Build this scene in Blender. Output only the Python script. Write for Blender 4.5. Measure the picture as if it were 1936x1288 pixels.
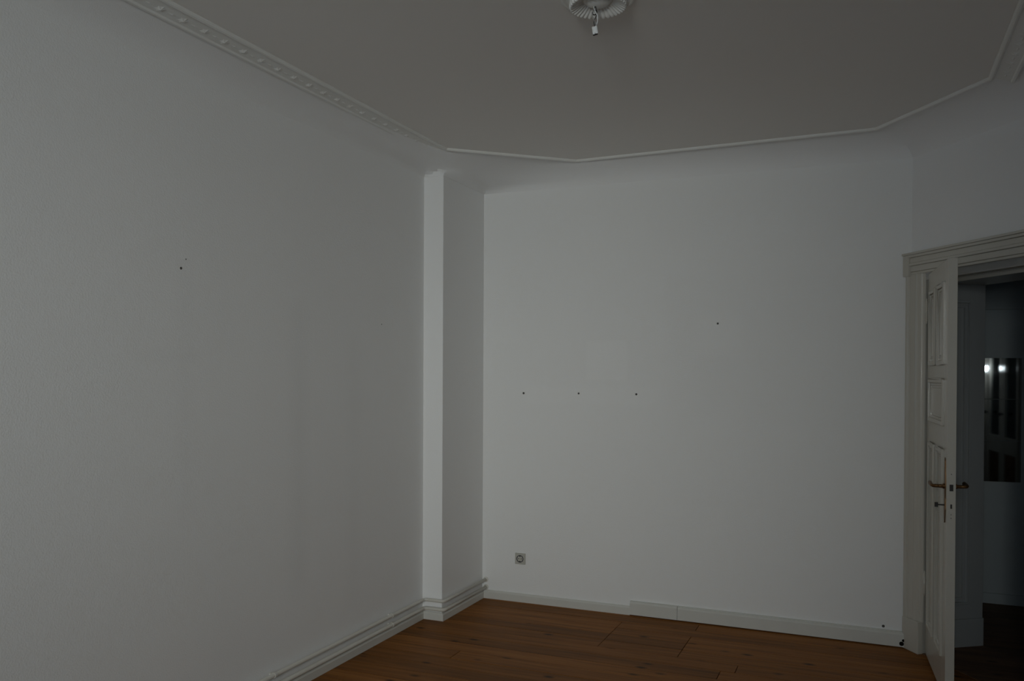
import bpy, bmesh, math, random
from mathutils import Vector, Matrix, Euler

random.seed(7)
for o in list(bpy.data.objects):
    bpy.data.objects.remove(o)
SC = bpy.context.scene
COL = SC.collection
PI = math.pi
R = math.radians

# ------------------------------------------------------------------ camera
F_PX, YAW, PITCH, ROLL, CY = 1603.87, R(22.894), R(-0.494), R(0.2685), 718.09
fw = Vector((-math.sin(YAW) * math.cos(PITCH), math.cos(YAW) * math.cos(PITCH), math.sin(PITCH)))
rt = Vector((math.cos(YAW), math.sin(YAW), 0))
up = rt.cross(fw)
r2 = math.cos(ROLL) * rt + math.sin(ROLL) * up
u2 = -math.sin(ROLL) * rt + math.cos(ROLL) * up
cam_data = bpy.data.cameras.new('camera')
cam_data.sensor_width = 36
cam_data.lens = 36 * F_PX / 1936
cam_data.shift_y = (CY - 644) / 1936
cam_data.clip_start = 0.05
cam = bpy.data.objects.new('camera', cam_data)
COL.objects.link(cam)
M4 = Matrix((r2, u2, -fw)).transposed().to_4x4()
M4.translation = Vector((0, 0, 1.65))
cam.matrix_world = M4
SC.camera = cam

# ------------------------------------------------------------------ world, lights, exposure
SC.view_settings.view_transform = 'Standard'
SC.view_settings.look = 'None'
SC.view_settings.gamma = 1
SC.view_settings.use_curve_mapping = False
SC.view_settings.exposure = 0.1

W = bpy.data.worlds.new('world')
SC.world = W
W.use_nodes = True
bg = W.node_tree.nodes['Background']
bg.inputs[0].default_value = (0.40, 0.66, 1.0, 1)
bg.inputs[1].default_value = 1.2

Y0 = -2.6            # inner face of the window wall behind the photographer
XL, XR, YB = -2.755, 0.83, 5.64
ZB0 = 2.952
H = 3.09


def area(name, loc, rot, sx, sy, power, color):
    l = bpy.data.lights.new(name, 'AREA')
    l.shape = 'RECTANGLE'
    l.size, l.size_y = sx, sy
    l.energy = power
    l.color = color
    o = bpy.data.objects.new(name, l)
    o.location = loc
    o.rotation_euler = rot
    COL.objects.link(o)
    return o


# daylight lamps outside the unseen window, angle and spread shaped for the fall-off (x centre, width)
WINS = [(-1.75, 1.0), (-0.15, 1.0)]
WZ0, WZ1 = 0.8, 2.80
sky1 = area('window_daylight', (-0.1, Y0 - 0.7, 2.2), (R(85), 0, R(26)), 0.9, 1.3, 23.0, (1.0, 0.99, 0.94))
sky1.data.spread = R(70)
sky2 = area('window_daylight_narrow', (-0.12, Y0 - 0.7, 2.2), (R(85), 0, R(15)), 0.9, 1.3, 6.5, (1.0, 0.985, 0.94))
sky2.data.spread = R(50)


# ------------------------------------------------------------------ materials
def mat(name, color, rough=0.8, spec=0.5, metal=0.0, noise=None, bump=None):
    """noise=(scale, amount) tone variation, bump=(scale, strength, distance)"""
    m = bpy.data.materials.new(name)
    m.use_nodes = True
    nt = m.node_tree
    b = nt.nodes['Principled BSDF']
    b.inputs['Base Color'].default_value = (*color, 1)
    b.inputs['Roughness'].default_value = rough
    b.inputs['Metallic'].default_value = metal
    b.inputs['Specular IOR Level'].default_value = spec
    geo = nt.nodes.new('ShaderNodeNewGeometry')
    if noise:
        n = nt.nodes.new('ShaderNodeTexNoise')
        n.inputs['Scale'].default_value = noise[0]
        n.inputs['Detail'].default_value = 4
        nt.links.new(geo.outputs['Position'], n.inputs['Vector'])
        mr = nt.nodes.new('ShaderNodeMapRange')
        mr.inputs['To Min'].default_value = 1 - noise[1]
        mr.inputs['To Max'].default_value = 1 + noise[1]
        nt.links.new(n.outputs['Fac'], mr.inputs['Value'])
        mx = nt.nodes.new('ShaderNodeVectorMath')
        mx.operation = 'SCALE'
        mx.inputs[0].default_value = color
        nt.links.new(mr.outputs['Result'], mx.inputs['Scale'])
        nt.links.new(mx.outputs['Vector'], b.inputs['Base Color'])
    if bump:
        n2 = nt.nodes.new('ShaderNodeTexNoise')
        n2.inputs['Scale'].default_value = bump[0]
        n2.inputs['Detail'].default_value = 3
        nt.links.new(geo.outputs['Position'], n2.inputs['Vector'])
        bp = nt.nodes.new('ShaderNodeBump')
        bp.inputs['Strength'].default_value = bump[1]
        bp.inputs['Distance'].default_value = bump[2]
        nt.links.new(n2.outputs['Fac'], bp.inputs['Height'])
        nt.links.new(bp.outputs['Normal'], b.inputs['Normal'])
    return m


def box_mask(nt, pos, xr, yr, zr, soft=0.01):
    """1 inside an axis-aligned region of world space, soft edges"""
    sep = nt.nodes.new('ShaderNodeSeparateXYZ')
    nt.links.new(pos, sep.inputs[0])
    out = None
    for ax, rg in zip('XYZ', (xr, yr, zr)):
        if rg is None:
            continue
        for sgn, lim in ((1, rg[0]), (-1, rg[1])):
            mr = nt.nodes.new('ShaderNodeMapRange')
            mr.inputs['From Min'].default_value = lim - soft * sgn
            mr.inputs['From Max'].default_value = lim + soft * sgn
            nt.links.new(sep.outputs[ax], mr.inputs['Value'])
            if out is None:
                out = mr.outputs[0]
            else:
                m = nt.nodes.new('ShaderNodeMath')
                m.operation = 'MULTIPLY'
                nt.links.new(out, m.inputs[0])
                nt.links.new(mr.outputs[0], m.inputs[1])
                out = m.outputs[0]
    return out


def add_patches(m, patches):
    """repainted patches, smudges and painted light streaks on the wallpaper: (xr, yr, zr, gain)"""
    nt = m.node_tree
    b = nt.nodes['Principled BSDF']
    src = b.inputs['Base Color'].links[0].from_socket
    geo = [n for n in nt.nodes if n.type == 'NEW_GEOMETRY'][0]
    for xr, yr, zr, g, soft in patches:
        k = box_mask(nt, geo.outputs['Position'], xr, yr, zr, soft)
        mr = nt.nodes.new('ShaderNodeMapRange')
        mr.inputs['To Min'].default_value = 1
        mr.inputs['To Max'].default_value = g
        nt.links.new(k, mr.inputs['Value'])
        sc = nt.nodes.new('ShaderNodeVectorMath')
        sc.operation = 'SCALE'
        nt.links.new(src, sc.inputs[0])
        nt.links.new(mr.outputs[0], sc.inputs['Scale'])
        src = sc.outputs[0]
    nt.links.new(src, b.inputs['Base Color'])


M = {}
M['wallpaper'] = mat('white_woodchip_wallpaper', (0.87, 0.87, 0.865), 0.9, 0.2, noise=(1.3, 0.015), bump=(150, 0.6, 0.002))
M['wall_back'] = mat('white_woodchip_wallpaper_patched', (0.86, 0.86, 0.85), 0.9, 0.2, noise=(1.3, 0.015), bump=(150, 0.6, 0.002))
add_patches(M['wall_back'], [((-1.82, -1.53), None, (1.60, 1.87), 1.02, 0.012), ((-2.28, -1.33), None, (1.43, 1.55), 1.012, 0.02),
                             ((-1.05, -0.79), None, (1.79, 2.04), 1.022, 0.05), ((-1.25, 0.3), None, (1.32, 2.3), 0.99, 0.05)])
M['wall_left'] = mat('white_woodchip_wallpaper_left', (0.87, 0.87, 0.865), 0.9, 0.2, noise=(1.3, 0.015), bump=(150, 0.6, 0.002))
add_patches(M['wall_left'], [(None, (2.82, 2.90), (1.0, 2.10), 0.975, 0.05), (None, (3.60, 3.72), (0.5, 2.0), 0.965, 0.06), (None, (4.12, 4.22), (0.3, 1.85), 0.98, 0.06),  # faint smudges, and streaks of window light painted into the wall colour
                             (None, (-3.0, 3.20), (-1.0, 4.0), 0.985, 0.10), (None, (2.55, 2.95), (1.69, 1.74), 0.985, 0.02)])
M['ceiling'] = mat('warm_white_ceiling_paint', (0.84, 0.82, 0.785), 0.9, 0.2, noise=(0.9, 0.02), bump=(120, 0.15, 0.001))
M['plaster'] = mat('white_plaster_moulding', (0.82, 0.82, 0.79), 0.6, 0.3, noise=(6, 0.02))
M['gloss'] = mat('cream_gloss_paint', (0.58, 0.555, 0.49), 0.22, 0.5, noise=(3, 0.03), bump=(40, 0.05, 0.0006))
M['reveal'] = mat('cream_gloss_paint_hall_shade', (0.46, 0.48, 0.48), 0.3, 0.5, noise=(3, 0.03), bump=(40, 0.15, 0.001))  # the cream paint with the bluish hall shade mixed into its colour
M['skirt'] = mat('worn_white_skirting_paint', (0.66, 0.655, 0.61), 0.4, 0.5, noise=(9, 0.05))
M['pipe'] = mat('cream_radiator_pipe_paint', (0.66, 0.64, 0.58), 0.35, 0.5, noise=(8, 0.04))
M['brass'] = mat('old_brass', (0.16, 0.085, 0.035), 0.4, 0.5, metal=0.9, noise=(30, 0.25))
M['dark_metal'] = mat('dark_iron', (0.03, 0.027, 0.025), 0.5, 0.5, metal=0.5)
M['dark'] = mat('dark_recess', (0.012, 0.011, 0.010), 0.9, 0.1)
M['hole'] = mat('grey_drill_hole', (0.10, 0.095, 0.09), 0.9, 0.1)
M['socket'] = mat('socket_plastic', (0.50, 0.49, 0.44), 0.4, 0.5)
M['socket_dark'] = mat('socket_pin_recess', (0.10, 0.10, 0.11), 0.6, 0.3)
M['subfloor'] = mat('dark_subfloor', (0.015, 0.010, 0.007), 0.9, 0.1)
M['hall_wall'] = mat('grey_green_hall_paint', (0.56, 0.61, 0.61), 0.85, 0.2, noise=(4, 0.03), bump=(90, 0.2, 0.001))
M['terminal'] = mat('clear_white_terminal', (0.85, 0.87, 0.87), 0.3, 0.5)
M['wire_dark'] = mat('dark_wire_insulation', (0.05, 0.05, 0.055), 0.5, 0.4)
M['wire_grey'] = mat('grey_wire_insulation', (0.32, 0.32, 0.31), 0.5, 0.4)
M['frame_white'] = mat('white_window_frame_paint', (0.70, 0.70, 0.67), 0.35, 0.5, noise=(4, 0.02))

# mirror
m = bpy.data.materials.new('mirror_glass')
m.use_nodes = True
b = m.node_tree.nodes['Principled BSDF']
b.inputs['Base Color'].default_value = (0.82, 0.86, 0.85, 1)
b.inputs['Metallic'].default_value = 1
nz = m.node_tree.nodes.new('ShaderNodeTexNoise')
nz.inputs['Scale'].default_value = 4
mr = m.node_tree.nodes.new('ShaderNodeMapRange')
mr.inputs['To Min'].default_value = 0.015
mr.inputs['To Max'].default_value = 0.05
m.node_tree.links.new(nz.outputs['Fac'], mr.inputs['Value'])
m.node_tree.links.new(mr.outputs[0], b.inputs['Roughness'])
M['mirror'] = m


# window glass: clear pane with its own reflection; lets the daylight through
def glass(name, tint, refl):
    g = bpy.data.materials.new(name)
    g.use_nodes = True
    nt = g.node_tree
    nt.nodes.remove(nt.nodes['Principled BSDF'])
    out = nt.nodes['Material Output']
    tr = nt.nodes.new('ShaderNodeBsdfTransparent')
    tr.inputs[0].default_value = (*tint, 1)
    gl = nt.nodes.new('ShaderNodeBsdfGlossy')
    gl.inputs['Roughness'].default_value = 0.02
    fr = nt.nodes.new('ShaderNodeFresnel')
    fr.inputs[0].default_value = refl
    mx = nt.nodes.new('ShaderNodeMixShader')
    nt.links.new(fr.outputs[0], mx.inputs[0])
    nt.links.new(tr.outputs[0], mx.inputs[1])
    nt.links.new(gl.outputs[0], mx.inputs[2])
    nt.links.new(mx.outputs[0], out.inputs[0])
    return g


M['glass'] = glass('window_glass', (0.95, 0.97, 0.97), 1.45)
M['hall_glass'] = glass('old_door_glass', (0.80, 0.88, 0.90), 1.5)

em = bpy.data.materials.new('blue_glow_pane')  # glow made up for the blue seen in the mirror
em.use_nodes = True
b = em.node_tree.nodes['Principled BSDF']
b.inputs['Base Color'].default_value = (0.3, 0.4, 0.5, 1)
b.inputs['Emission Color'].default_value = (0.30, 0.55, 1.0, 1)
b.inputs['Emission Strength'].default_value = 1.1
M['blue_glow'] = em
em2 = em.copy()
em2.name = 'lamp_bulb_glow'
em2.node_tree.nodes['Principled BSDF'].inputs['Emission Color'].default_value = (0.85, 0.93, 1.0, 1)
em2.node_tree.nodes['Principled BSDF'].inputs['Emission Strength'].default_value = 20
M['bulb'] = em2


def wood(name, dark, mid, light, rough):
    """varnished pine: grain along world X, per-board tone, knots"""
    m = bpy.data.materials.new(name)
    m.use_nodes = True
    nt = m.node_tree
    N, Lk = nt.nodes, nt.links
    b = N['Principled BSDF']
    geo = N.new('ShaderNodeNewGeometry')
    info = N.new('ShaderNodeObjectInfo')
    off = N.new('ShaderNodeVectorMath')
    off.operation = 'SCALE'
    off.inputs[0].default_value = (37.0, 11.0, 5.0)
    Lk.new(info.outputs['Random'], off.inputs['Scale'])
    add = N.new('ShaderNodeVectorMath')
    add.operation = 'ADD'
    Lk.new(geo.outputs['Position'], add.inputs[0])
    Lk.new(off.outputs[0], add.inputs[1])
    mp = N.new('ShaderNodeMapping')
    mp.inputs['Scale'].default_value = (1.6, 34, 10)
    Lk.new(add.outputs[0], mp.inputs['Vector'])
    n = N.new('ShaderNodeTexNoise')
    n.inputs['Scale'].default_value = 1.0
    n.inputs['Detail'].default_value = 6
    n.inputs['Distortion'].default_value = 0.6
    Lk.new(mp.outputs[0], n.inputs['Vector'])
    cr = N.new('ShaderNodeValToRGB')
    e = cr.color_ramp.elements
    e[0].position, e[0].color = 0.28, (*dark, 1)
    e[1].position, e[1].color = 0.72, (*light, 1)
    mid_e = e.new(0.5)
    mid_e.color = (*mid, 1)
    Lk.new(n.outputs['Fac'], cr.inputs[0])
    # board tone
    tone = N.new('ShaderNodeMapRange')
    tone.inputs['To Min'].default_value = 0.80
    tone.inputs['To Max'].default_value = 1.18
    Lk.new(info.outputs['Random'], tone.inputs['Value'])
    sc = N.new('ShaderNodeVectorMath')
    sc.operation = 'SCALE'
    Lk.new(cr.outputs[0], sc.inputs[0])
    Lk.new(tone.outputs[0], sc.inputs['Scale'])
    # knots and dents
    mp2 = N.new('ShaderNodeMapping')
    mp2.inputs['Scale'].default_value = (3.4, 7.2, 3)
    Lk.new(add.outputs[0], mp2.inputs['Vector'])
    vor = N.new('ShaderNodeTexVoronoi')
    vor.inputs['Scale'].default_value = 1.1
    Lk.new(mp2.outputs[0], vor.inputs['Vector'])
    kn = N.new('ShaderNodeMapRange')
    kn.inputs['From Min'].default_value = 0.05
    kn.inputs['From Max'].default_value = 0.16
    kn.inputs['To Min'].default_value = 0.16
    kn.inputs['To Max'].default_value = 1.0
    Lk.new(vor.outputs['Distance'], kn.inputs['Value'])
    sc2 = N.new('ShaderNodeVectorMath')
    sc2.operation = 'SCALE'
    Lk.new(sc.outputs[0], sc2.inputs[0])
    Lk.new(kn.outputs[0], sc2.inputs['Scale'])
    Lk.new(sc2.outputs[0], b.inputs['Base Color'])
    b.inputs['Roughness'].default_value = rough
    b.inputs['Specular IOR Level'].default_value = 0.1
    bp = N.new('ShaderNodeBump')
    bp.inputs['Strength'].default_value = 0.2
    bp.inputs['Distance'].default_value = 0.001
    Lk.new(n.outputs['Fac'], bp.inputs['Height'])
    Lk.new(bp.outputs[0], b.inputs['Normal'])
    return m


M['pine'] = wood('varnished_pine_boards', (0.155, 0.060, 0.013), (0.235, 0.092, 0.020), (0.31, 0.125, 0.030), 0.5)
M['hall_wood'] = wood('dark_hall_boards', (0.10, 0.055, 0.03), (0.15, 0.082, 0.046), (0.20, 0.11, 0.06), 0.5)


# ------------------------------------------------------------------ mesh helpers
def link(name, me, mt, parent=None, loc=None, rot=None):
    o = bpy.data.objects.new(name, me)
    COL.objects.link(o)
    if mt is not None and me is not None:
        me.materials.append(mt)
    if parent is not None:
        o.parent = parent
    if loc is not None:
        o.location = loc
    if rot is not None:
        o.rotation_euler = rot
    return o


class MB:
    """collects simple solids, links them as one mesh"""
    def __init__(s):
        s.v, s.f = [], []

    def box(s, x0, x1, y0, y1, z0, z1):
        n = len(s.v)
        s.v += [(x, y, z) for z in (z0, z1) for y in (y0, y1) for x in (x0, x1)]
        s.f += [tuple(n + i for i in q) for q in ((0, 2, 3, 1), (4, 5, 7, 6), (0, 1, 5, 4), (2, 6, 7, 3), (0, 4, 6, 2), (1, 3, 7, 5))]
        return s

    def prism(s, poly, z0, z1):
        """vertical prism over a counter-clockwise polygon"""
        n, k = len(s.v), len(poly)
        s.v += [(x, y, z0) for x, y in poly] + [(x, y, z1) for x, y in poly]
        s.f += [tuple(n + i for i in reversed(range(k))), tuple(n + k + i for i in range(k))]
        s.f += [(n + i, n + (i + 1) % k, n + k + (i + 1) % k, n + k + i) for i in range(k)]
        return s

    def sweep(s, prof, path, closed=False, up=Vector((0, 0, 1))):
        """profile [(side, height)] swept along a polyline with mitred corners"""
        P = [Vector(p) for p in path]
        n0, k, m_ = len(s.v), len(prof), len(P)
        for i, p in enumerate(P):
            a = P[i - 1] if (i or closed) else None
            c = P[(i + 1) % m_] if (i < m_ - 1 or closed) else None
            d1 = (p - a).normalized() if a is not None else (c - p).normalized()
            d2 = (c - p).normalized() if c is not None else d1
            t = (d1 + d2).normalized()
            side = t.cross(up).normalized()
            w = 1 / max(0.3, math.sqrt((1 + d1.dot(d2)) / 2))
            for q, h in prof:
                s.v.append(tuple(p + side * q * w + up * h))
        for i in range(m_ if closed else m_ - 1):
            j = (i + 1) % m_
            for q in range(k):
                r = (q + 1) % k
                s.f.append((n0 + i * k + q, n0 + i * k + r, n0 + j * k + r, n0 + j * k + q))
        if not closed:
            s.f.append(tuple(n0 + q for q in reversed(range(k))))
            s.f.append(tuple(n0 + (m_ - 1) * k + q for q in range(k)))
        return s

    def tube(s, path, r, seg=12):
        """round tube along a polyline; frames carried along, radius constant or per point"""
        P = [Vector(p) for p in path]
        rr = r if isinstance(r, (list, tuple)) else [r] * len(P)
        n0 = len(s.v)
        t0 = (P[1] - P[0]).normalized()
        a = Vector((0, 0, 1)) if abs(t0.z) < 0.9 else Vector((1, 0, 0))
        side = t0.cross(a).normalized()
        for i, p in enumerate(P):
            d1 = (p - P[i - 1]).normalized() if i else (P[1] - p).normalized()
            d2 = (P[i + 1] - p).normalized() if i < len(P) - 1 else d1
            t = (d1 + d2).normalized()
            side = (side - t * side.dot(t)).normalized()
            v2 = t.cross(side)
            for q in range(seg):
                g = 2 * PI * q / seg
                s.v.append(tuple(p + (side * math.cos(g) + v2 * math.sin(g)) * rr[i]))
        for i in range(len(P) - 1):
            for q in range(seg):
                r_ = (q + 1) % seg
                s.f.append((n0 + i * seg + q, n0 + i * seg + r_, n0 + (i + 1) * seg + r_, n0 + (i + 1) * seg + q))
        s.f.append(tuple(n0 + q for q in reversed(range(seg))))
        s.f.append(tuple(n0 + (len(P) - 1) * seg + q for q in range(seg)))
        return s

    def lathe(s, prof, seg=24, axis='Z', c=(0, 0, 0)):
        n0, k = len(s.v), len(prof)
        for q in range(seg):
            g = 2 * PI * q / seg
            for r, h in prof:
                a, b_ = r * math.cos(g), r * math.sin(g)
                p = {'Z': (a, b_, h), 'Y': (a, h, b_), 'X': (h, a, b_)}[axis]
                s.v.append((p[0] + c[0], p[1] + c[1], p[2] + c[2]))
        for q in range(seg):
            w = (q + 1) % seg
            for i in range(k - 1):
                s.f.append((n0 + q * k + i, n0 + w * k + i, n0 + w * k + i + 1, n0 + q * k + i + 1))
        return s

    def mesh(s, name='mesh'):
        me = bpy.data.meshes.new(name)
        me.from_pydata(s.v, [], s.f)
        bm = bmesh.new()
        bm.from_mesh(me)
        bmesh.ops.remove_doubles(bm, verts=bm.verts, dist=1e-6)
        bmesh.ops.recalc_face_normals(bm, faces=bm.faces)
        bm.to_mesh(me)
        bm.free()
        return me

    def build(s, name, mt, parent=None, bevel=0, smooth=False, loc=None, rot=None):
        me = s.mesh(name)
        o = link(name, me, mt, parent, loc, rot)
        if smooth:
            for p in me.polygons:
                p.use_smooth = True
        if bevel:
            md = o.modifiers.new('bevel', 'BEVEL')
            md.width = bevel
            md.segments = 2
            md.limit_method = 'ANGLE'
            md.angle_limit = R(30)
        return o


def empty(name, loc, rz=0.0, parent=None):
    o = bpy.data.objects.new(name, None)
    COL.objects.link(o)
    o.empty_display_size = 0.1
    o.location = loc
    o.rotation_euler = (0, 0, rz)
    if parent is not None:
        o.parent = parent
    return o


def tag(o, label=None, cat=None, group=None, kind=None):
    if label:
        o['label'] = label
    if cat:
        o['category'] = cat
    if group:
        o['group'] = group
    if kind:
        o['kind'] = kind
    return o


# ------------------------------------------------------------------ room geometry
CX, CYY = -2.61, 5.0                         # chimney breast corner
P1, P2, P3, P4 = Vector((-2.527, 4.870)), Vector((-1.845, 5.470)), Vector((0.022, 5.411)), Vector((0.528, 4.692))
A = Vector((0.225, 5.64))                    # corner of back wall and diagonal door wall
U = Vector((0.577, -0.817)).normalized()     # along the diagonal wall
Nn = Vector((U.y * -1, U.x))                 # out of the room
Lw = (XR - A.x) / U.x
Bc = A + U * Lw                              # corner of diagonal wall and right wall
DIAG_ROT = math.atan2(U.y, U.x)
ZW = 3.3                                     # walls run up behind the cove

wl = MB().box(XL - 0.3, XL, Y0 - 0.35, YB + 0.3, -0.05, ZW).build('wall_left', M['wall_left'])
tag(wl, kind='structure')
cb = MB().box(XL - 0.01, CX, CYY, YB + 0.01, 0, ZB0).build('wall_chimney_breast', M['wallpaper'], bevel=0.004)
tag(cb, kind='structure')
wb = MB().box(XL, A.x, YB, YB + 0.12, -0.05, ZW).build('wall_back', M['wall_back'])
tag(wb, kind='structure')
wr = MB().box(XR, XR + 0.15, Y0 - 0.35, Bc.y - 0.0, -0.05, ZW).build('wall_right', M['wallpaper'])
tag(wr, kind='structure')

HX0, HX1, HZ, TW = 0.05, 0.925, 2.205, 0.45  # door hole along the diagonal wall, head height, wall thickness
wd = MB()
wd.prism([(0, 0), (HX0, 0), (HX0, TW), (-0.12, TW)], -0.05, ZW)
wd.prism([(HX1, 0), (Lw, 0), (Lw + 0.02, TW), (HX1, TW)], -0.05, ZW)
wd.box(HX0, HX1, 0, TW, HZ, ZW)
wd = wd.build('wall_diagonal', M['wallpaper'], loc=(A.x, A.y, 0), rot=(0, 0, DIAG_ROT))
tag(wd, kind='structure')

# window wall behind the photographer
rw = MB()
xs = [XL - 0.3]
for wx, ww in WINS:
    xs += [wx - ww / 2, wx + ww / 2]
xs.append(XR + 0.15)
for i in range(0, len(xs), 2):
    rw.box(xs[i], xs[i + 1], Y0 - 0.35, Y0, -0.05, ZW)
for wx, ww in WINS:
    rw.box(wx - ww / 2, wx + ww / 2, Y0 - 0.35, Y0, -0.05, WZ0)
    rw.box(wx - ww / 2, wx + ww / 2, Y0 - 0.35, Y0, WZ1, ZW)
tag(rw.build('wall_rear', M['wallpaper']), kind='structure')

for i, (wx, ww) in enumerate(WINS):
    w = empty('window_%d' % (i + 1), (wx, Y0 - 0.2, WZ0))
    tag(w, kind='structure')
    h, hw, hh = 0.055, ww / 2, WZ1 - WZ0
    fr = MB()
    fr.box(-hw, -hw + h, -0.03, 0.03, 0, hh).box(hw - h, hw, -0.03, 0.03, 0, hh)
    fr.box(-hw + h, hw - h, -0.03, 0.03, 0, h).box(-hw + h, hw - h, -0.03, 0.03, hh - h, hh)
    fr.box(-0.03, 0.03, -0.028, 0.028, h, hh - h).box(-hw + h, -0.03, -0.028, 0.028, 1.15, 1.20).box(0.03, hw - h, -0.028, 0.028, 1.15, 1.20)
    fr.build('window_frame', M['frame_white'], w, bevel=0.004)
    for x0, x1 in ((-hw + h, -0.03), (0.03, hw - h)):
        for z0, z1 in ((h, 1.15), (1.20, hh - h)):
            MB().box(x0, x1, -0.003, 0.003, z0, z1).build('pane', M['glass'], w)
    MB().box(-hw - 0.04, hw + 0.04, 0.03, 0.24, -0.03, 0.0).build('window_sill', M['frame_white'], w, bevel=0.004)

# ceiling with a plaster cove down to the walls
REAR = Y0 + 0.22
bot, top = [], []


def run(b0, b1, t0, t1, n):
    for i in range(n):
        k = i / n
        bot.append(Vector(b0).lerp(Vector(b1), k))
        top.append(Vector(t0).lerp(Vector(t1), k))


run((XL, Y0), (XL, P1.y + 0.02), (P1.x, REAR), P1, 12)
run((XL, P1.y + 0.02), (XL, CYY), P1, P1.lerp(P2, 0.06), 2)
run((XL, CYY), (CX, CYY), P1.lerp(P2, 0.06), P1.lerp(P2, 0.17), 5)
run((CX, CYY), (CX, YB), P1.lerp(P2, 0.17), P1.lerp(P2, 0.66), 11)
run((CX, YB), (-2.02, YB), P1.lerp(P2, 0.66), P2, 9)
run((-2.02, YB), A, P2, P3, 16)
run(A, Bc, P3, P4, 10)
run(Bc, (XR, Y0), P4, (P4.x, REAR), 12)
run((XR, Y0), (XL, Y0), (P4.x, REAR), (P1.x, REAR), 10)
NS, ZB, TH0, TH1 = 14, 2.950, R(12), R(86)
vs, fs = [], []
n = len(bot)
rings = []
for j in range(NS + 1):
    th = TH0 + (TH1 - TH0) * j / NS
    kx = (math.cos(TH0) - math.cos(th)) / (math.cos(TH0) - math.cos(TH1))
    kz = (math.sin(th) - math.sin(TH0)) / (math.sin(TH1) - math.sin(TH0))
    ring = [b_.lerp(t_, kx) for b_, t_ in zip(bot, top)]
    # the plasterer's trowel rounds the corners more and more towards the ceiling
    passes = {0: 0, 1: 1, 2: 5, 3: 14, 4: 26, 5: 30, 6: 30, 7: 30, 8: 30, 9: 26, 10: 18, 11: 10, 12: 4, 13: 1, 14: 0}[j]
    for _ in range(passes):
        ring = [ring[i] * 0.5 + (ring[i - 1] + ring[(i + 1) % n]) * 0.25 if 11 <= i <= 44 else ring[i] for i in range(n)]
    rings.append((ring, ZB + (H - ZB) * kz))
for i in range(n):
    for ring, z in rings:
        vs.append((ring[i].x, ring[i].y, z))
for i in range(n):
    k = (i + 1) % n
    for j in range(NS):
        fs.append((i * (NS + 1) + j, k * (NS + 1) + j, k * (NS + 1) + j + 1, i * (NS + 1) + j + 1))
me = bpy.data.meshes.new('ceiling_cove')
me.from_pydata(vs, [], fs)
for p in me.polygons:
    p.use_smooth = True
cv = link('ceiling_cove', me, M['wallpaper'])
me.update()
try:
    me.set_sharp_from_angle(angle=R(32))
except Exception:
    pass
inner = [(P1.x, REAR), tuple(P1), tuple(P2), tuple(P3), tuple(P4), (P4.x, REAR)]
ce = MB().prism(list(reversed(inner)), H, H + 0.05)
ce.box(XL - 0.3, 1.65, Y0 - 0.35, 7.2, ZW - 0.02, ZW + 0.15)
ce = ce.build('ceiling', M['ceiling'])
tag(ce, kind='structure')
cv.parent = ce

# plaster bead round the ceiling and ornamental bands on the long sides
bead_prof = [(0.013, 0.004), (0.013, -0.006), (0.008, -0.013), (0.0, -0.016), (-0.008, -0.013), (-0.013, -0.006), (-0.013, 0.004)]
path = [(p[0], p[1], H) for p in inner]
tr = MB().sweep(bead_prof, path, closed=True).build('trim_1', M['plaster'])
tag(tr, kind='structure')


def band(name, side, x_in, y0, y1, y1b):
    """flat band on the cove's upper edge: bead, field with rosettes, outer fillet"""
    root = empty(name, (x_in, y0, H))
    tag(root, kind='structure')
    s = side
    fld = MB()
    pr = [(0.0, 0.002), (0.0, -0.008), (0.078, -0.022), (0.082, -0.030), (0.092, -0.032), (0.097, -0.026), (0.097, 0.002)]
    ln, lnb = y1 - y0, y1b - y0
    k = len(pr)
    fld.v += [(s * a, 0, z) for a, z in pr] + [(s * a, ln + (lnb - ln) * a / 0.097, z) for a, z in pr]
    fld.f += [(i, (i + 1) % k, k + (i + 1) % k, k + i) for i in range(k)] + [tuple(range(k)), tuple(range(2 * k - 1, k - 1, -1))]
    fld.build('moulding_band', M['plaster'], root)
    # one rosette mesh shared by all
    ro = MB()
    seg = 12
    ring = []
    for q in range(seg):
        g = 2 * PI * q / seg
        rr = 0.024 if q % 2 == 0 else 0.016
        ring.append((rr * math.cos(g), rr * math.sin(g), 0.0))
    ro.v = [(0, 0, -0.006)] + [(0.45 * x, 0.45 * y, -0.003) for x, y, z in ring] + ring
    for q in range(seg):
        w_ = (q + 1) % seg
        ro.f += [(0, 1 + q, 1 + w_), (1 + q, 1 + seg + q, 1 + seg + w_, 1 + w_)]
    rme = ro.mesh('rosette')
    rme.materials.append(M['plaster'])
    lf = MB()
    lf.v = [(0, -0.022, 0), (0.007, 0, 0), (0, 0.022, 0), (-0.007, 0, 0), (0, 0, -0.003)]
    lf.f = [(0, 4, 1), (1, 4, 2), (2, 4, 3), (3, 4, 0)]
    lme = lf.mesh('leaf_ornament')
    lme.materials.append(M['plaster'])
    y = 0.06 + (2.604 - y0) % 0.12 - 0.12
    while y < ln - 0.02:
        if y > 0.02:
            for nm, me_, dy in (('rosette', rme, 0.0), ('leaf_ornament', lme, 0.06)):
                if y + dy > lnb - 0.03:
                    continue
                o = bpy.data.objects.new(nm, me_)
                COL.objects.link(o)
                o.parent = root
                o.location = (s * 0.047, y + dy, -0.0165)
                o.rotation_euler = (0, s * R(10), 0)
        y += 0.12
    return root


band('trim_2', -1, P1.x - 0.008, 0.2, P1.y - 0.0, P1.y + 0.085)
band('trim_3', 1, P4.x + 0.008, 0.2, P4.y, P4.y + 0.04)

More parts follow.
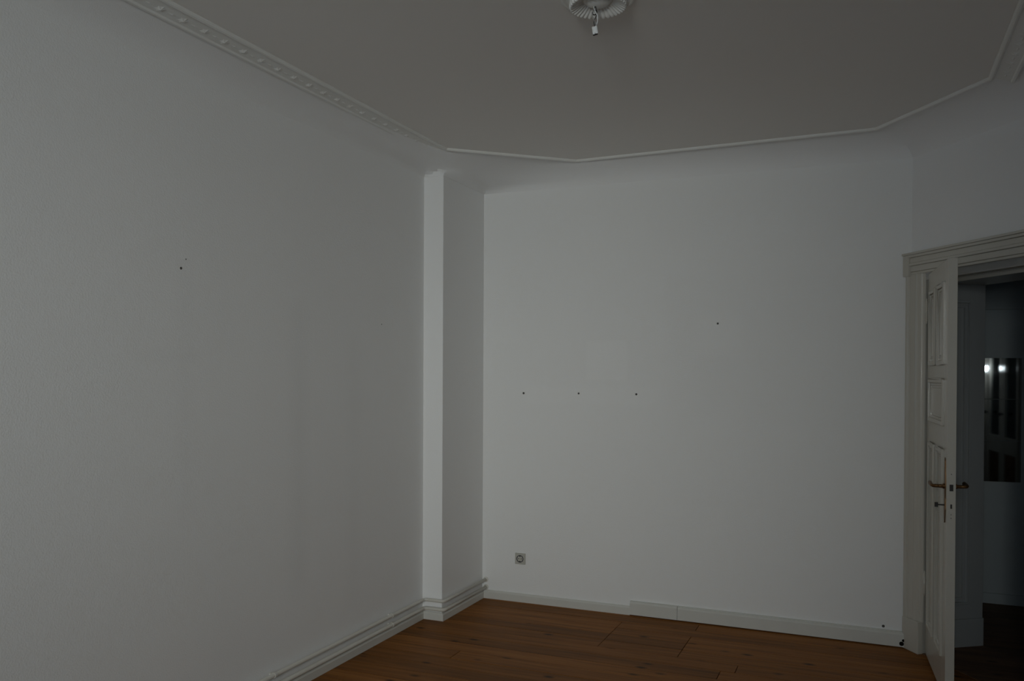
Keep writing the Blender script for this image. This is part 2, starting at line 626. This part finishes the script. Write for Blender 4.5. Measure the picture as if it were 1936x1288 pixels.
# ------------------------------------------------------------------ floor of pine boards
fl = MB()
fl.prism([(XL - 0.05, Y0 - 0.05), (XR + 0.05, Y0 - 0.05), (XR + 0.05, Bc.y), (A.x + 0.05, YB + 0.05), (XL - 0.05, YB + 0.05)], -0.06, -0.024)
fl = fl.build('floor', M['subfloor'])
tag(fl, kind='structure')
PW = 0.1365
ROW0 = 5.453


def wood_plank(parent, x0, x1, y0, y1, mt, z=0.0, poly=None):
    mb = MB()
    if poly:
        mb.prism(poly, -0.022, 0.0)
    else:
        mb.box(x0, x1, y0, y1, -0.022, 0.0)
    o = mb.build('plank', mt, parent, loc=(0, 0, z))
    return o


def xmax(y):
    if y > Bc.y:
        return A.x + (YB - y) / (YB - Bc.y) * (XR - A.x)
    return XR


GAP = 0.0022
row = -30
while True:
    y0 = ROW0 + row * PW
    y1 = y0 + PW
    row += 1
    if y1 < Y0:
        continue
    if y0 > YB:
        break
    y0c, y1c = max(y0, Y0), min(y1, YB)
    mid = (y0 + y1) / 2
    cuts = []
    if 4.907 < mid < 5.453:
        cuts.append(-1.503)
        if mid < 5.453 - PW:
            cuts.append(-1.021)
    elif mid < 4.9:
        c0 = random.uniform(-4.2, -0.6)
        cuts = [c for c in (c0, c0 + random.uniform(2.2, 3.2)) if -2.4 < c < 0.5]
    elif mid > 5.453:
        cuts = [-1.02] if mid < 5.58 else []
    xx = [XL] + sorted(cuts) + [None]
    for a_, b_ in zip(xx[:-1], xx[1:]):
        dz = random.uniform(-0.0012, 0.0)
        if b_ is None:
            xa, xb = xmax(y0c) - 0.001, xmax(y1c) - 0.001
            poly = [(a_ + GAP, y0c + GAP), (xa, y0c + GAP), (xb, y1c - GAP), (a_ + GAP, y1c - GAP)]
            wood_plank(fl, 0, 0, 0, 0, M['pine'], dz, poly)
        else:
            wood_plank(fl, a_ + GAP, b_ - GAP, y0c + GAP, y1c - GAP, M['pine'], dz)

# ------------------------------------------------------------------ skirting boards
def skirt_prof(h, d):
    return [(0, 0), (d, 0), (d, h - 0.012), (d - 0.004, h - 0.005), (d - 0.008, h), (0, h)]


SD = 0.02
bl = empty('baseboard_left', (0, 0, 0))
tag(bl, kind='structure')
mb = MB()
mb.sweep(skirt_prof(0.052, SD), [(XL, Y0, 0.0), (XL, CYY, 0), (CX, CYY, 0), (CX, YB, 0)])
mb.build('skirting_board', M['skirt'], bl)
bbk = empty('baseboard_back', (0, 0, 0))
tag(bbk, kind='structure')
MB().sweep(skirt_prof(0.060, 0.018), [(CX + SD - 0.002, YB, 0.0), (-1.497, YB, 0.0)]).build('skirting_board', M['skirt'], bbk)
MB().sweep(skirt_prof(0.086, 0.030), [(-1.494, YB, 0.010), (-1.172, YB, 0.010)]).build('skirting_board', M['skirt'], bbk)
MB().sweep(skirt_prof(0.084, 0.028), [(-1.170, YB, 0.008), (0.20, YB, 0.005)]).build('skirting_board', M['skirt'], bbk)
# thin rounded cap line on the taller boards
MB().sweep([(0, 0), (0.012, 0), (0.012, 0.003), (0.0, 0.006)], [(-1.494, YB, 0.092), (0.19, YB, 0.089)]).build('cap_strip', M['skirt'], bbk)
brr = empty('baseboard_right', (0, 0, 0))
tag(brr, kind='structure')
MB().sweep(skirt_prof(0.08, SD), [(XR, Bc.y - 0.03, 0.0), (XR, Y0, 0)]).build('skirting_board', M['skirt'], brr)
brb = empty('baseboard_rear', (0, 0, 0))
tag(brb, kind='structure')
MB().sweep(skirt_prof(0.08, SD), [(XR - SD, Y0, 0.0), (XL + SD, Y0, 0)]).build('skirting_board', M['skirt'], brb)

# ------------------------------------------------------------------ drill holes and marks in the walls
def drill_hole(parent, loc, r, rot, mt='hole'):
    mb = MB()
    mb.lathe([(0.0001, 0.0008), (r * 0.75, 0.0008), (r, 0.0016), (r * 1.18, 0.0010), (r * 1.25, 0.0)], 10)
    return mb.build('drill_hole', M[mt], parent, loc=loc, rot=rot, smooth=False)


for x, z, r in ((-2.291, 1.501, 0.0065), (-1.876, 1.505, 0.0055), (-1.464, 1.505, 0.006), (-0.922, 1.976, 0.0055), (0.085, 0.112, 0.007)):
    drill_hole(wb, (x, YB, z), r, (R(90), 0, 0))
drill_hole(wb, (0.200, YB - 0.001, 0.104), 0.008, (R(90), 0, 0))
drill_hole(wl, (XL, 2.831, 2.095), 0.005, (0, R(90), 0))
drill_hole(wl, (XL, 2.860, 2.137), 0.0022, (0, R(90), 0))
drill_hole(wl, (XL, 4.47, 1.94), 0.0025, (0, R(90), 0))

# ------------------------------------------------------------------ hall beyond the door
hf = MB().box(-1.3, 3.6, 3.0, 7.1, -0.075, -0.062).build('hall_floor', M['subfloor'])
tag(hf, kind='structure')
HY = 6.98
y = HY - 0.001
while y > 4.0:
    y -= PW
    # boards stop at the outer faces of the room's walls
    yy0, yy1 = y + GAP, y + PW - GAP

    def xin(yv):
        if yv > YB + 0.12:
            # outer face of the diagonal wall
            o_ = A + Nn * 0.0
            t_ = (yv - o_.y) / U.y
            return max(-1.2, A.x - 0.0) if False else -1.2
        return None
    if yy0 > YB + 0.12:
        wood_plank(hf, -1.2, 1.49, yy0, yy1, M['hall_wood'], -0.001)
    else:
        # to the right of the room's diagonal and right walls
        def xo(yv):
            return A.x + 0.012 + max(0.0, (YB - yv)) * (U.x / -U.y) if yv > Bc.y + 0.01 else XR + 0.16
        wood_plank(hf, 0, 0, 0, 0, M['hall_wood'], -0.001, [(xo(yy0), yy0), (1.49, yy0), (1.49, yy1), (xo(yy1), yy1)])
tag(MB().box(-1.3, 1.6, HY, HY + 0.12, -0.08, ZW).build('wall_hall', M['hall_wall']), kind='structure')
tag(MB().box(-1.3, -1.2, YB + 0.12, HY, -0.08, ZW).build('wall_hall_end', M['hall_wall']), kind='structure')
tag(MB().box(-1.2, 1.5, HY - 0.018, HY, 0, 0.075).build('baseboard_hall', M['hall_wall'], bevel=0.003), kind='structure')
tag(MB().box(-1.2, 1.5, HY - 0.035, HY, 2.118, 2.135).build('shadow_line_rail', M['hall_wall'], bevel=0.003), kind='structure')  # rail added to draw the shadow line across the hall wall
# side wall of the hall with a glazed double door (seen only in the mirror)
DY0, DY1, DZ = 4.03, 5.17, 2.10
sw = MB()
sw.box(1.5, 1.6, 3.0, DY0, -0.08, ZW).box(1.5, 1.6, DY1, HY + 0.12, -0.08, ZW).box(1.5, 1.6, DY0, DY1, DZ, ZW)
tag(sw.build('wall_hall_side', M['hall_wall']), kind='structure')
tag(MB().box(XR + 0.15, 1.6, 2.9, 3.0, -0.08, ZW).build('wall_hall_rear', M['hall_wall']), kind='structure')
fr_ = MB()
fr_.box(3.5, 3.6, 2.9, 6.2, -0.08, ZW).box(1.6, 3.5, 2.9, 3.0, -0.08, ZW).box(1.6, 3.5, 6.1, 6.2, -0.08, ZW)
fr_.box(1.6, 3.6, 2.9, 6.2, ZW, ZW + 0.1)
tag(fr_.build('wall_far_room', M['hall_wall']), kind='structure')

d2 = empty('door_2', (1.53, DY0, 0))
tag(d2, kind='structure')
jb = MB().box(-0.04, 0.06, 0, 0.05, 0, DZ).box(-0.04, 0.06, 1.09, 1.14, 0, DZ).box(-0.04, 0.06, 0.05, 1.09, DZ - 0.05, DZ)
jb.build('door_frame', M['gloss'], d2, bevel=0.004)
for k, y0 in enumerate((0.052, 0.572)):
    lf_ = empty('door_leaf', (0, y0, 0), 0, d2)
    s = MB()
    wv = 0.516
    s.box(-0.02, 0.02, 0, 0.09, 0.01, DZ - 0.055).box(-0.02, 0.02, wv - 0.09, wv, 0.01, DZ - 0.055)
    s.box(-0.02, 0.02, 0.09, wv - 0.09, 0.01, 0.16).box(-0.02, 0.02, 0.09, wv - 0.09, 0.90, 1.05).box(-0.02, 0.02, 0.09, wv - 0.09, DZ - 0.15, DZ - 0.055)
    s.build('leaf_frame', M['gloss'], lf_, bevel=0.004)
    MB().box(-0.008, 0.008, 0.09, wv - 0.09, 0.16, 0.90).build('lower_panel', M['hall_wood'], lf_)
    MB().box(-0.002, 0.002, 0.09, wv - 0.09, 1.05, DZ - 0.15).build('pane', M['hall_glass'], lf_)
    kn = MB().lathe([(0.0001, -0.065), (0.012, -0.062), (0.017, -0.050), (0.012, -0.038), (0.007, -0.034), (0.007, -0.02)], 12, 'X', (0, 0.06 if k == 0 else 0.05, 1.27))
    kn.build('door_knob', M['dark_metal'], lf_, smooth=True)

# made-up far window, its panes glow to put blue haze in the mirror
w3 = empty('window_3', (1.98, 3.0, 1.50))
tag(w3, kind='structure')
f3 = MB().box(-0.30, -0.27, 0.0, 0.03, 0, 0.75).box(0.27, 0.30, 0.0, 0.03, 0, 0.75).box(-0.27, 0.27, 0.0, 0.03, 0, 0.03).box(-0.27, 0.27, 0, 0.03, 0.72, 0.75).box(-0.015, 0.015, 0, 0.03, 0.03, 0.72)
f3.build('window_frame', M['gloss'], w3)
MB().box(-0.27, -0.015, 0.005, 0.012, 0.03, 0.72).build('pane', M['blue_glow'], w3)
MB().box(0.015, 0.27, 0.005, 0.012, 0.03, 0.72).build('pane', M['blue_glow'], w3)

# lamp added for the bright points in the mirror and to fill the hall
added_lamp = empty('added_hall_lamp', (1.5, 3.97, 1.70))
tag(added_lamp, 'small added lamp, its cold bulbs make the bright points in the topmost mirror tile', 'lamp')
MB().lathe([(0.0001, -0.012), (0.035, -0.012), (0.04, 0.0)], 20, 'X').build('wall_plate', M['gloss'], added_lamp)
MB().tube([(-0.008, 0, -0.03), (-0.04, 0, -0.03), (-0.055, 0.03, -0.03), (-0.055, 0.39, -0.03)], 0.004, 8).build('arm', M['brass'], added_lamp, smooth=True)
for y_ in (0.300, 0.345):
    MB().lathe([(0.0001, 0.022), (0.009, 0.019), (0.015, 0.010), (0.015, 0.001), (0.010, -0.012), (0.007, -0.026), (0.0001, -0.028)], 18, 'Z', (-0.055, y_, 0.0)).build('bulb', M['bulb'], added_lamp, smooth=True)

# ------------------------------------------------------------------ door casing, reveal and the leaf standing ajar
d1 = empty('door_1', (A.x, A.y, 0), DIAG_ROT)
tag(d1, kind='structure')
# stepped and fluted casing: cross-section across its width (x), depth (y, negative = into the room)
cs_prof = [(-0.012, 0.0), (-0.012, -0.030), (-0.006, -0.036), (0.008, -0.036), (0.014, -0.030), (0.018, -0.022), (0.060, -0.020),
           (0.064, -0.026), (0.072, -0.028), (0.078, -0.022), (0.084, -0.018), (0.108, -0.016), (0.112, -0.010), (0.122, -0.008), (0.126, 0.0)]
HEAD = 2.245


def casing_mesh(x_off, mirror=False):
    mb = MB()
    k = len(cs_prof)
    sgn = -1 if mirror else 1
    mb.v += [(x_off + sgn * a, y_, 0.19) for a, y_ in cs_prof] + [(x_off + sgn * a, y_, HEAD) for a, y_ in cs_prof]
    mb.f += [(i, (i + 1) % k, k + (i + 1) % k, k + i) for i in range(k)] + [tuple(range(k)), tuple(range(2 * k - 1, k - 1, -1))]
    return mb


casing_mesh(0).build('casing_upright', M['gloss'], d1)
casing_mesh(1.045, True).build('casing_upright', M['gloss'], d1)
MB().box(-0.013, 0.127, -0.0375, 0.0, 0, 0.19).build('plinth_block', M['gloss'], d1, bevel=0.004)
MB().box(0.918, 1.045, -0.040, 0.0, 0, 0.19).build('plinth_block', M['gloss'], d1, bevel=0.004)
# head casing: profile stacked in height, ends return round the ears
hd = MB()
for z0, z1, d_, ov in ((HEAD, HEAD + 0.016, 0.020, 0.0), (HEAD + 0.016, HEAD + 0.052, 0.024, 0.0), (HEAD + 0.052, HEAD + 0.068, 0.034, 0.004),
                       (HEAD + 0.068, HEAD + 0.100, 0.030, 0.004), (HEAD + 0.100, HEAD + 0.116, 0.040, 0.010), (HEAD + 0.116, HEAD + 0.130, 0.046, 0.016)):
    hd.box(-0.024 - ov, 1.046, -d_, 0.0, z0, z1)
hd.build('casing_head', M['gloss'], d1, bevel=0.003)
# ear block in the upper corner
MB().box(-0.034, 0.020, -0.040, 0.0, HEAD - 0.010, HEAD + 0.112).build('corner_block', M['gloss'], d1, bevel=0.006)
# rebated frame, lining of the deep reveal with panels
MB().box(HX0, 0.122, 0.0, 0.055, 0, HZ + 0.03).box(0.925, 0.990, 0.0, 0.055, 0, HZ + 0.03).build('door_frame', M['gloss'], d1, bevel=0.003)
MB().box(HX0, 0.985, 0.0, 0.055, HZ - 0.002, HEAD + 0.002).box(HX0, HX1, 0.055, TW + 0.015, HZ - 0.012, HZ).build('head_lining', M['gloss'], d1, bevel=0.003)
MB().box(0.12, 0.925, 0.045, 0.060, HZ - 0.030, HZ - 0.010).build('head_stop', M['gloss'], d1, bevel=0.003)


def reveal(x_face, s):
    """panelled side lining; s=+1 faces +x"""
    mb = MB()
    def bx(a, b_, y0, y1, z0, z1):
        xa, xb = sorted((x_face + s * a, x_face + s * b_))
        mb.box(xa, xb, y0, y1, z0, z1)
    bx(0.0, 0.006, 0.056, TW + 0.015, 0.0, HZ - 0.012)
    # plinth
    bx(0.006, 0.022, 0.056, TW + 0.018, 0.0, 0.17)
    # stiles and rails
    bx(0.006, 0.016, 0.056, 0.10, 0.17, HZ - 0.012)
    bx(0.006, 0.016, TW - 0.085, TW + 0.015, 0.17, HZ - 0.012)
    bx(0.006, 0.016, 0.10, TW - 0.085, 0.17, 0.26)
    bx(0.006, 0.016, 0.10, TW - 0.085, HZ - 0.11, HZ - 0.012)
    # bead round the panel
    for w_, o_ in ((0.024, 0.0), (0.016, 0.028)):
        bx(0.006, w_, 0.10 + o_, 0.114 + o_, 0.26 + o_, HZ - 0.11 - o_)
        bx(0.006, w_, TW - 0.099 - o_, TW - 0.085 - o_, 0.26 + o_, HZ - 0.11 - o_)
        bx(0.006, w_, 0.114 + o_, TW - 0.099 - o_, 0.26 + o_, 0.274 + o_)
        bx(0.006, w_, 0.114 + o_, TW - 0.099 - o_, HZ - 0.124 - o_, HZ - 0.11 - o_)
    return mb.build('reveal_panelling', M['reveal'], d1, bevel=0.002)


reveal(HX0 - 0.004, 1)
reveal(HX1 + 0.002, -1)
MB().box(HX0 + 0.02, HX1 - 0.02, -0.005, TW + 0.02, -0.02, 0.004).build('threshold', M['hall_wood'], d1, bevel=0.003)

# leaf, local x from hinge to free edge, y=0 is the face turned to the room
LA = R(3.5)
LW, LT, LH0, LH1 = 0.775, 0.042, 0.014, 2.232
leaf = empty('door_leaf', (0, 0, 0), 0)
leaf.rotation_euler = (0, 0, math.atan2(-math.cos(LA), math.sin(LA)) - DIAG_ROT)
hp = Vector((0.309, 5.528)) - A
leaf.location = (hp.dot(U), hp.dot(Nn), 0)
leaf.parent = d1
ST = 0.105
stl = MB()
stl.box(0, ST, 0, LT, LH0, LH1).box(LW - ST, LW, 0, LT, LH0, LH1)
RAILS = [(LH0, 0.20), (1.265, 1.385), (1.625, 1.700), (2.125, LH1)]
for z0, z1 in RAILS:
    stl.box(ST, LW - ST, 0, LT, z0, z1)
cx_ = LW / 2
stl.box(cx_ - 0.045, cx_ + 0.045, 0, LT, 0.20, 1.265)
stl.box(cx_ - 0.045, cx_ + 0.045, 0, LT, 1.700, 2.125)
stl.build('stiles_and_rails', M['gloss'], leaf, bevel=0.002)


def frame_bead(x0, x1, z0, z1):
    """raised moulding round a panel on both faces + the sunk panel with a raised field"""
    mb = MB()
    for ya, yb in ((-0.008, 0.012), (LT - 0.012, LT + 0.008)):
        for o_, w_, dy in ((0.0, 0.022, -0.004), (0.022, 0.014, 0.005)):
            a0, a1 = (ya + dy, yb) if ya < 0 else (ya, yb - dy)
            mb.box(x0 + o_, x0 + o_ + w_, a0, a1, z0 + o_, z1 - o_)
            mb.box(x1 - o_ - w_, x1 - o_, a0, a1, z0 + o_, z1 - o_)
            mb.box(x0 + o_ + w_, x1 - o_ - w_, a0, a1, z0 + o_, z0 + o_ + w_)
            mb.box(x0 + o_ + w_, x1 - o_ - w_, a0, a1, z1 - o_ - w_, z1 - o_)
    mb.build('panel_moulding', M['gloss'], leaf, bevel=0.005)
    p = MB().box(x0, x1, 0.006, LT - 0.006, z0, z1)
    p.box(x0 + 0.05, x1 - 0.05, 0.001, LT - 0.001, z0 + 0.05, z1 - 0.05)
    p.build('door_panel', M['gloss'], leaf, bevel=0.002)


frame_bead(ST, cx_ - 0.045, 0.20, 1.265)
frame_bead(cx_ + 0.045, LW - ST, 0.20, 1.265)
frame_bead(ST, LW - ST, 1.385, 1.625)
frame_bead(ST, cx_ - 0.045, 1.700, 2.125)
frame_bead(cx_ + 0.045, LW - ST, 1.700, 2.125)

# furniture of the leaf
HXp, HZp = LW - 0.045, 1.085


def back_plate(ys):
    """long brass plate with waisted outline and pointed ends"""
    out = [(0, 0.145), (0.006, 0.130), (0.010, 0.110), (0.012, 0.070), (0.017, 0.040), (0.019, 0.0), (0.017, -0.030), (0.013, -0.060),
           (0.016, -0.090), (0.018, -0.115), (0.015, -0.140), (0.009, -0.160), (0.004, -0.178), (0, -0.185)]
    pts = [(x, z) for x, z in out] + [(-x, z) for x, z in reversed(out[1:-1])]
    mb = MB()
    k = len(pts)
    ya, yb = (-0.004, 0.0005) if ys < 0 else (LT - 0.0005, LT + 0.004)
    mb.v += [(HXp + x, ya, HZp + z) for x, z in pts] + [(HXp + x, yb, HZp + z) for x, z in pts]
    mb.f += [(i, (i + 1) % k, k + (i + 1) % k, k + i) for i in range(k)] + [tuple(range(k)), tuple(range(2 * k - 1, k - 1, -1))]
    mb.build('handle_plate', M['brass'], leaf, bevel=0.0008)


def lever(ys):
    y0 = 0 if ys < 0 else LT
    mb = MB()
    mb.lathe([(0.0001, y0), (0.014, y0), (0.013, y0 + ys * 0.010), (0.009, y0 + ys * 0.014), (0.009, y0 + ys * 0.03)], 14, 'Y', (HXp, 0, HZp))
    pth = [(HXp, y0 + ys * 0.020, HZp), (HXp, y0 + ys * 0.044, HZp), (HXp - 0.006, y0 + ys * 0.055, HZp), (HXp - 0.022, y0 + ys * 0.060, HZp + 0.001),
           (HXp - 0.060, y0 + ys * 0.060, HZp + 0.003), (HXp - 0.100, y0 + ys * 0.059, HZp + 0.004), (HXp - 0.122, y0 + ys * 0.058, HZp - 0.001)]
    mb.tube(pth, [0.0085, 0.0085, 0.0085, 0.0085, 0.0095, 0.0105, 0.006], 12)
    mb.build('handle_lever', M['brass'], leaf, smooth=True)


for s_ in (-1, 1):
    back_plate(s_)
    lever(s_)
kb = MB().tube([(HXp, 0.002, 0.990), (HXp, -0.034, 0.990)], 0.0035, 8)
kb.box(HXp - 0.002, HXp + 0.002, -0.048, -0.032, 0.978, 1.002)
kb.build('key', M['dark_metal'], leaf, bevel=0.001)
# lock strip on the free edge: latch bolt, dead bolt slot, screws
MB().box(LW - 0.001, LW + 0.0012, 0.010, 0.032, 0.955, 1.135).build('lock_strip', M['gloss'], leaf)
MB().box(LW, LW + 0.003, 0.013, 0.030, 1.066, 1.099).build('latch_bolt', M['dark_metal'], leaf, bevel=0.001)
MB().box(LW, LW + 0.003, 0.017, 0.025, 0.978, 1.000).build('dead_bolt', M['dark_metal'], leaf, bevel=0.001)
for z in (0.948, 0.930, 1.150):
    MB().lathe([(0.0001, LW + 0.002), (0.0022, LW + 0.0018), (0.0026, LW)], 8, 'X', (0, 0.021, z)).build('screw', M['hole'], leaf)
for z in (2.02, 0.42):
    hb = MB().lathe([(0.0001, z + 0.075), (0.004, z + 0.072), (0.0035, z + 0.064), (0.008, z + 0.060), (0.008, z + 0.002), (0.0088, z), (0.008, z - 0.002),
                     (0.008, z - 0.060), (0.0035, z - 0.064), (0.004, z - 0.072), (0.0001, z - 0.075)], 12, 'Z', (-0.006, -0.006, 0))
    hb.build('hinge', M['gloss'], leaf, smooth=True)

# chips of bare wood at the foot of the casing
cp = MB().lathe([(0.0001, 0.0015), (0.006, 0.0012), (0.009, 0.0)], 7)
cp.build('paint_chip', M['dark'], bbk, loc=(0.196, YB - 0.0285, 0.045), rot=(R(90), 0, 0))
cp = MB().lathe([(0.0001, 0.0015), (0.010, 0.0012), (0.014, 0.0)], 7)
cp.build('paint_chip', M['dark'], bbk, loc=(0.186, YB - 0.0285, 0.025), rot=(R(90), 0, 0))

# ------------------------------------------------------------------ heating pipes along the left wall and round the chimney breast
def rounded(path, r, n=5):
    out = []
    P = [Vector(p) for p in path]
    for i, p in enumerate(P):
        if i in (0, len(P) - 1):
            out.append(p)
            continue
        a = p + (P[i - 1] - p).normalized() * r
        c = p + (P[i + 1] - p).normalized() * r
        for k in range(n + 1):
            t = k / n
            out.append(a * (1 - t) ** 2 + p * 2 * t * (1 - t) + c * t * t)
    return out


def heating_pipe(z, rad, off, label):
    root = empty('heating_pipe', (XL + off, Y0, z))
    tag(root, label, 'pipe', 'pair of heating pipes above the left skirting board')
    pth = rounded([(0, 0.02, 0), (0, CYY - off - Y0, 0), (CX - XL, CYY - off - Y0, 0), (CX - XL, YB - Y0 + 0.02, 0)], 0.03)
    MB().tube(pth, rad, 14).build('pipe', M['pipe'], root, smooth=True)
    # wall clips
    for yy in (0.6, 1.9, 3.43, 4.56):
        y_ = yy - Y0
        c = MB().lathe([(rad, -0.008), (rad + 0.003, -0.008), (rad + 0.003, 0.008), (rad, 0.008)], 14, 'Y', (0, y_, 0))
        c.box(-off, -rad + 0.002, y_ - 0.007, y_ + 0.007, -0.006, 0.006)
        c.build('pipe_clip', M['pipe'], root)
    # rosette where the pipe enters the back wall
    MB().lathe([(rad, 0.0), (0.020, 0.0), (0.018, -0.006), (rad, -0.010)], 16, 'Y', (CX - XL, YB - Y0, 0)).build('wall_collar', M['pipe'], root)
    return root


heating_pipe(0.134, 0.011, 0.028, 'upper of two cream painted heating pipes above left skirting board')
heating_pipe(0.078, 0.0125, 0.030, 'lower of two cream painted heating pipes just above left skirting board')

# ------------------------------------------------------------------ power socket
so = empty('power_socket', (-2.309, YB, 0.310))
tag(so, 'square off-white single power socket low on the white back wall', 'socket')
pl_ = MB().box(-0.040, 0.040, -0.009, 0.0, -0.040, 0.040)
pl_.build('cover_plate', M['socket'], so, bevel=0.003)
rim = MB().lathe([(0.0265, -0.009), (0.0265, -0.013), (0.0235, -0.013), (0.0215, -0.0095), (0.0001, -0.0095)], 28, 'Y')
rim.build('socket_cup', M['socket_dark'], so)
ins = MB().lathe([(0.0205, -0.0098), (0.0205, -0.0105), (0.0001, -0.0105)], 24, 'Y')
ins.build('socket_insert', M['socket'], so)
for x in (-0.0095, 0.0095):
    MB().lathe([(0.0001, -0.0112), (0.0032, -0.0112), (0.0034, -0.0100)], 10, 'Y', (x, 0, 0)).build('pin_hole', M['dark'], so)
for z in (-0.0185, 0.0185):
    MB().box(-0.004, 0.004, -0.0125, -0.0095, z - 0.003, z + 0.003).build('earth_clip', M['dark_metal'], so)

# ------------------------------------------------------------------ ceiling rose and the bare lamp connection
RC = (-0.972, 3.130)
rs = empty('ceiling_rose', (RC[0], RC[1], H))
tag(rs, 'round white fluted plaster rose in the middle of the ceiling', 'ceiling rose')
rs.scale = (0.965, 0.965, 1)
seg, FLUT = 288, 36
prof = [(0.150, 0.0), (0.148, -0.007), (0.143, -0.010), (0.136, -0.009), (0.130, -0.005), (0.124, -0.006)]
MB().lathe([(0.150, 0.001)] + prof + [(0.110, -0.008), (0.0001, -0.008)], 72).build('rim', M['plaster'], rs, smooth=True)
fp = [(0.114, -0.006, 0), (0.114, -0.030, 0.3), (0.111, -0.039, 1), (0.106, -0.040, 1), (0.094, -0.035, 1), (0.080, -0.028, 0.9), (0.066, -0.020, 0.6), (0.058, -0.014, 0)]
fm = MB()
for q in range(seg):
    g = 2 * PI * q / seg
    fl_ = 0.5 - 0.5 * math.cos(g * FLUT)
    for r, z, k in fp:
        fm.v.append(((r + 0.0015 * k * fl_) * math.cos(g), (r + 0.0015 * k * fl_) * math.sin(g), z - 0.0065 * k * (math.sqrt(max(fl_, 0)) - 0.5)))
K = len(fp)
for q in range(seg):
    w_ = (q + 1) % seg
    for i in range(K - 1):
        fm.f.append((q * K + i, w_ * K + i, w_ * K + i + 1, q * K + i + 1))
fm.build('fluted_ring', M['plaster'], rs, smooth=True)
MB().lathe([(0.060, -0.013), (0.056, -0.018), (0.051, -0.018), (0.048, -0.022), (0.042, -0.028), (0.031, -0.033), (0.018, -0.036), (0.008, -0.037), (0.0001, -0.037)], 48).build('central_boss', M['plaster'], rs, smooth=True)

lc = empty('lamp_connection', (RC[0] - 0.012, RC[1] - 0.003, H - 0.036))
tag(lc, 'bare ceiling lamp wires with hook and white terminal block hanging from the rose', 'wiring')
hk = [(0, 0, 0.004), (0, 0, -0.014)]
for i in range(11):
    g = PI / 2 - i / 10 * 1.55 * PI
    hk.append((0.009 * math.cos(g), 0, -0.023 + 0.009 * math.sin(g)))
MB().tube(hk, 0.0022, 8).build('hook', M['dark_metal'], lc, smooth=True)
for k, (mt_, ph) in enumerate(((M['wire_dark'], 0.0), (M['wire_grey'], 2.1), (M['terminal'], 4.2))):
    pts = []
    for i in range(15):
        t = i / 14
        rr = 0.003 + 0.0075 * math.sin(PI * t) ** 0.8
        g = ph + t * 3.3
        pts.append((rr * math.cos(g) + 0.004 * t, rr * math.sin(g), -t * 0.074))
    MB().tube(pts, 0.0017, 7).build('wire', mt_, lc, smooth=True)
tb = MB()
for i in range(2):
    x = -0.0055 + i * 0.011
    tb.lathe([(0.0001, -0.050), (0.0048, -0.050), (0.0052, -0.054), (0.0052, -0.076), (0.0045, -0.080), (0.0001, -0.080)], 10, 'Z', (x + 0.004, 0, 0))
    tb.lathe([(0.0001, -0.0062), (0.0032, -0.0062), (0.0035, 0)], 8, 'Y', (x + 0.004, 0, -0.060))
tb.box(-0.0055, 0.0135, -0.004, 0.004, -0.076, -0.052)
tb.build('terminal_block', M['terminal'], lc, loc=(-0.012, 0, -0.028), rot=(0, R(-9), 0))
MB().box(-0.006, 0.012, -0.003, 0.003, -0.083, -0.079).build('block_end', M['dark_metal'], lc, loc=(-0.012, 0, -0.028), rot=(0, R(-9), 0))

# ------------------------------------------------------------------ mirror tiles in the hall
TS = 0.297
names = ['lowest of three square mirror tiles on the dark hall wall', 'middle of three square mirror tiles on the dark hall wall',
         'topmost square mirror tile on the dark hall wall, reflecting bright light']
for i in range(3):
    mt_ = MB().box(-TS / 2 + 0.001, TS / 2 - 0.001, -0.004, 0.0, -TS / 2 + 0.001, TS / 2 - 0.001)
    o = mt_.build('mirror_tile', M['mirror'], None, bevel=0.0015, loc=(0.846, HY - 0.010, 0.880 + TS * (i + 0.5)), rot=(R(0.15 * (i - 1)), 0, R(4.0)))
    tag(o, names[i], 'mirror', 'column of mirror tiles in the hall')
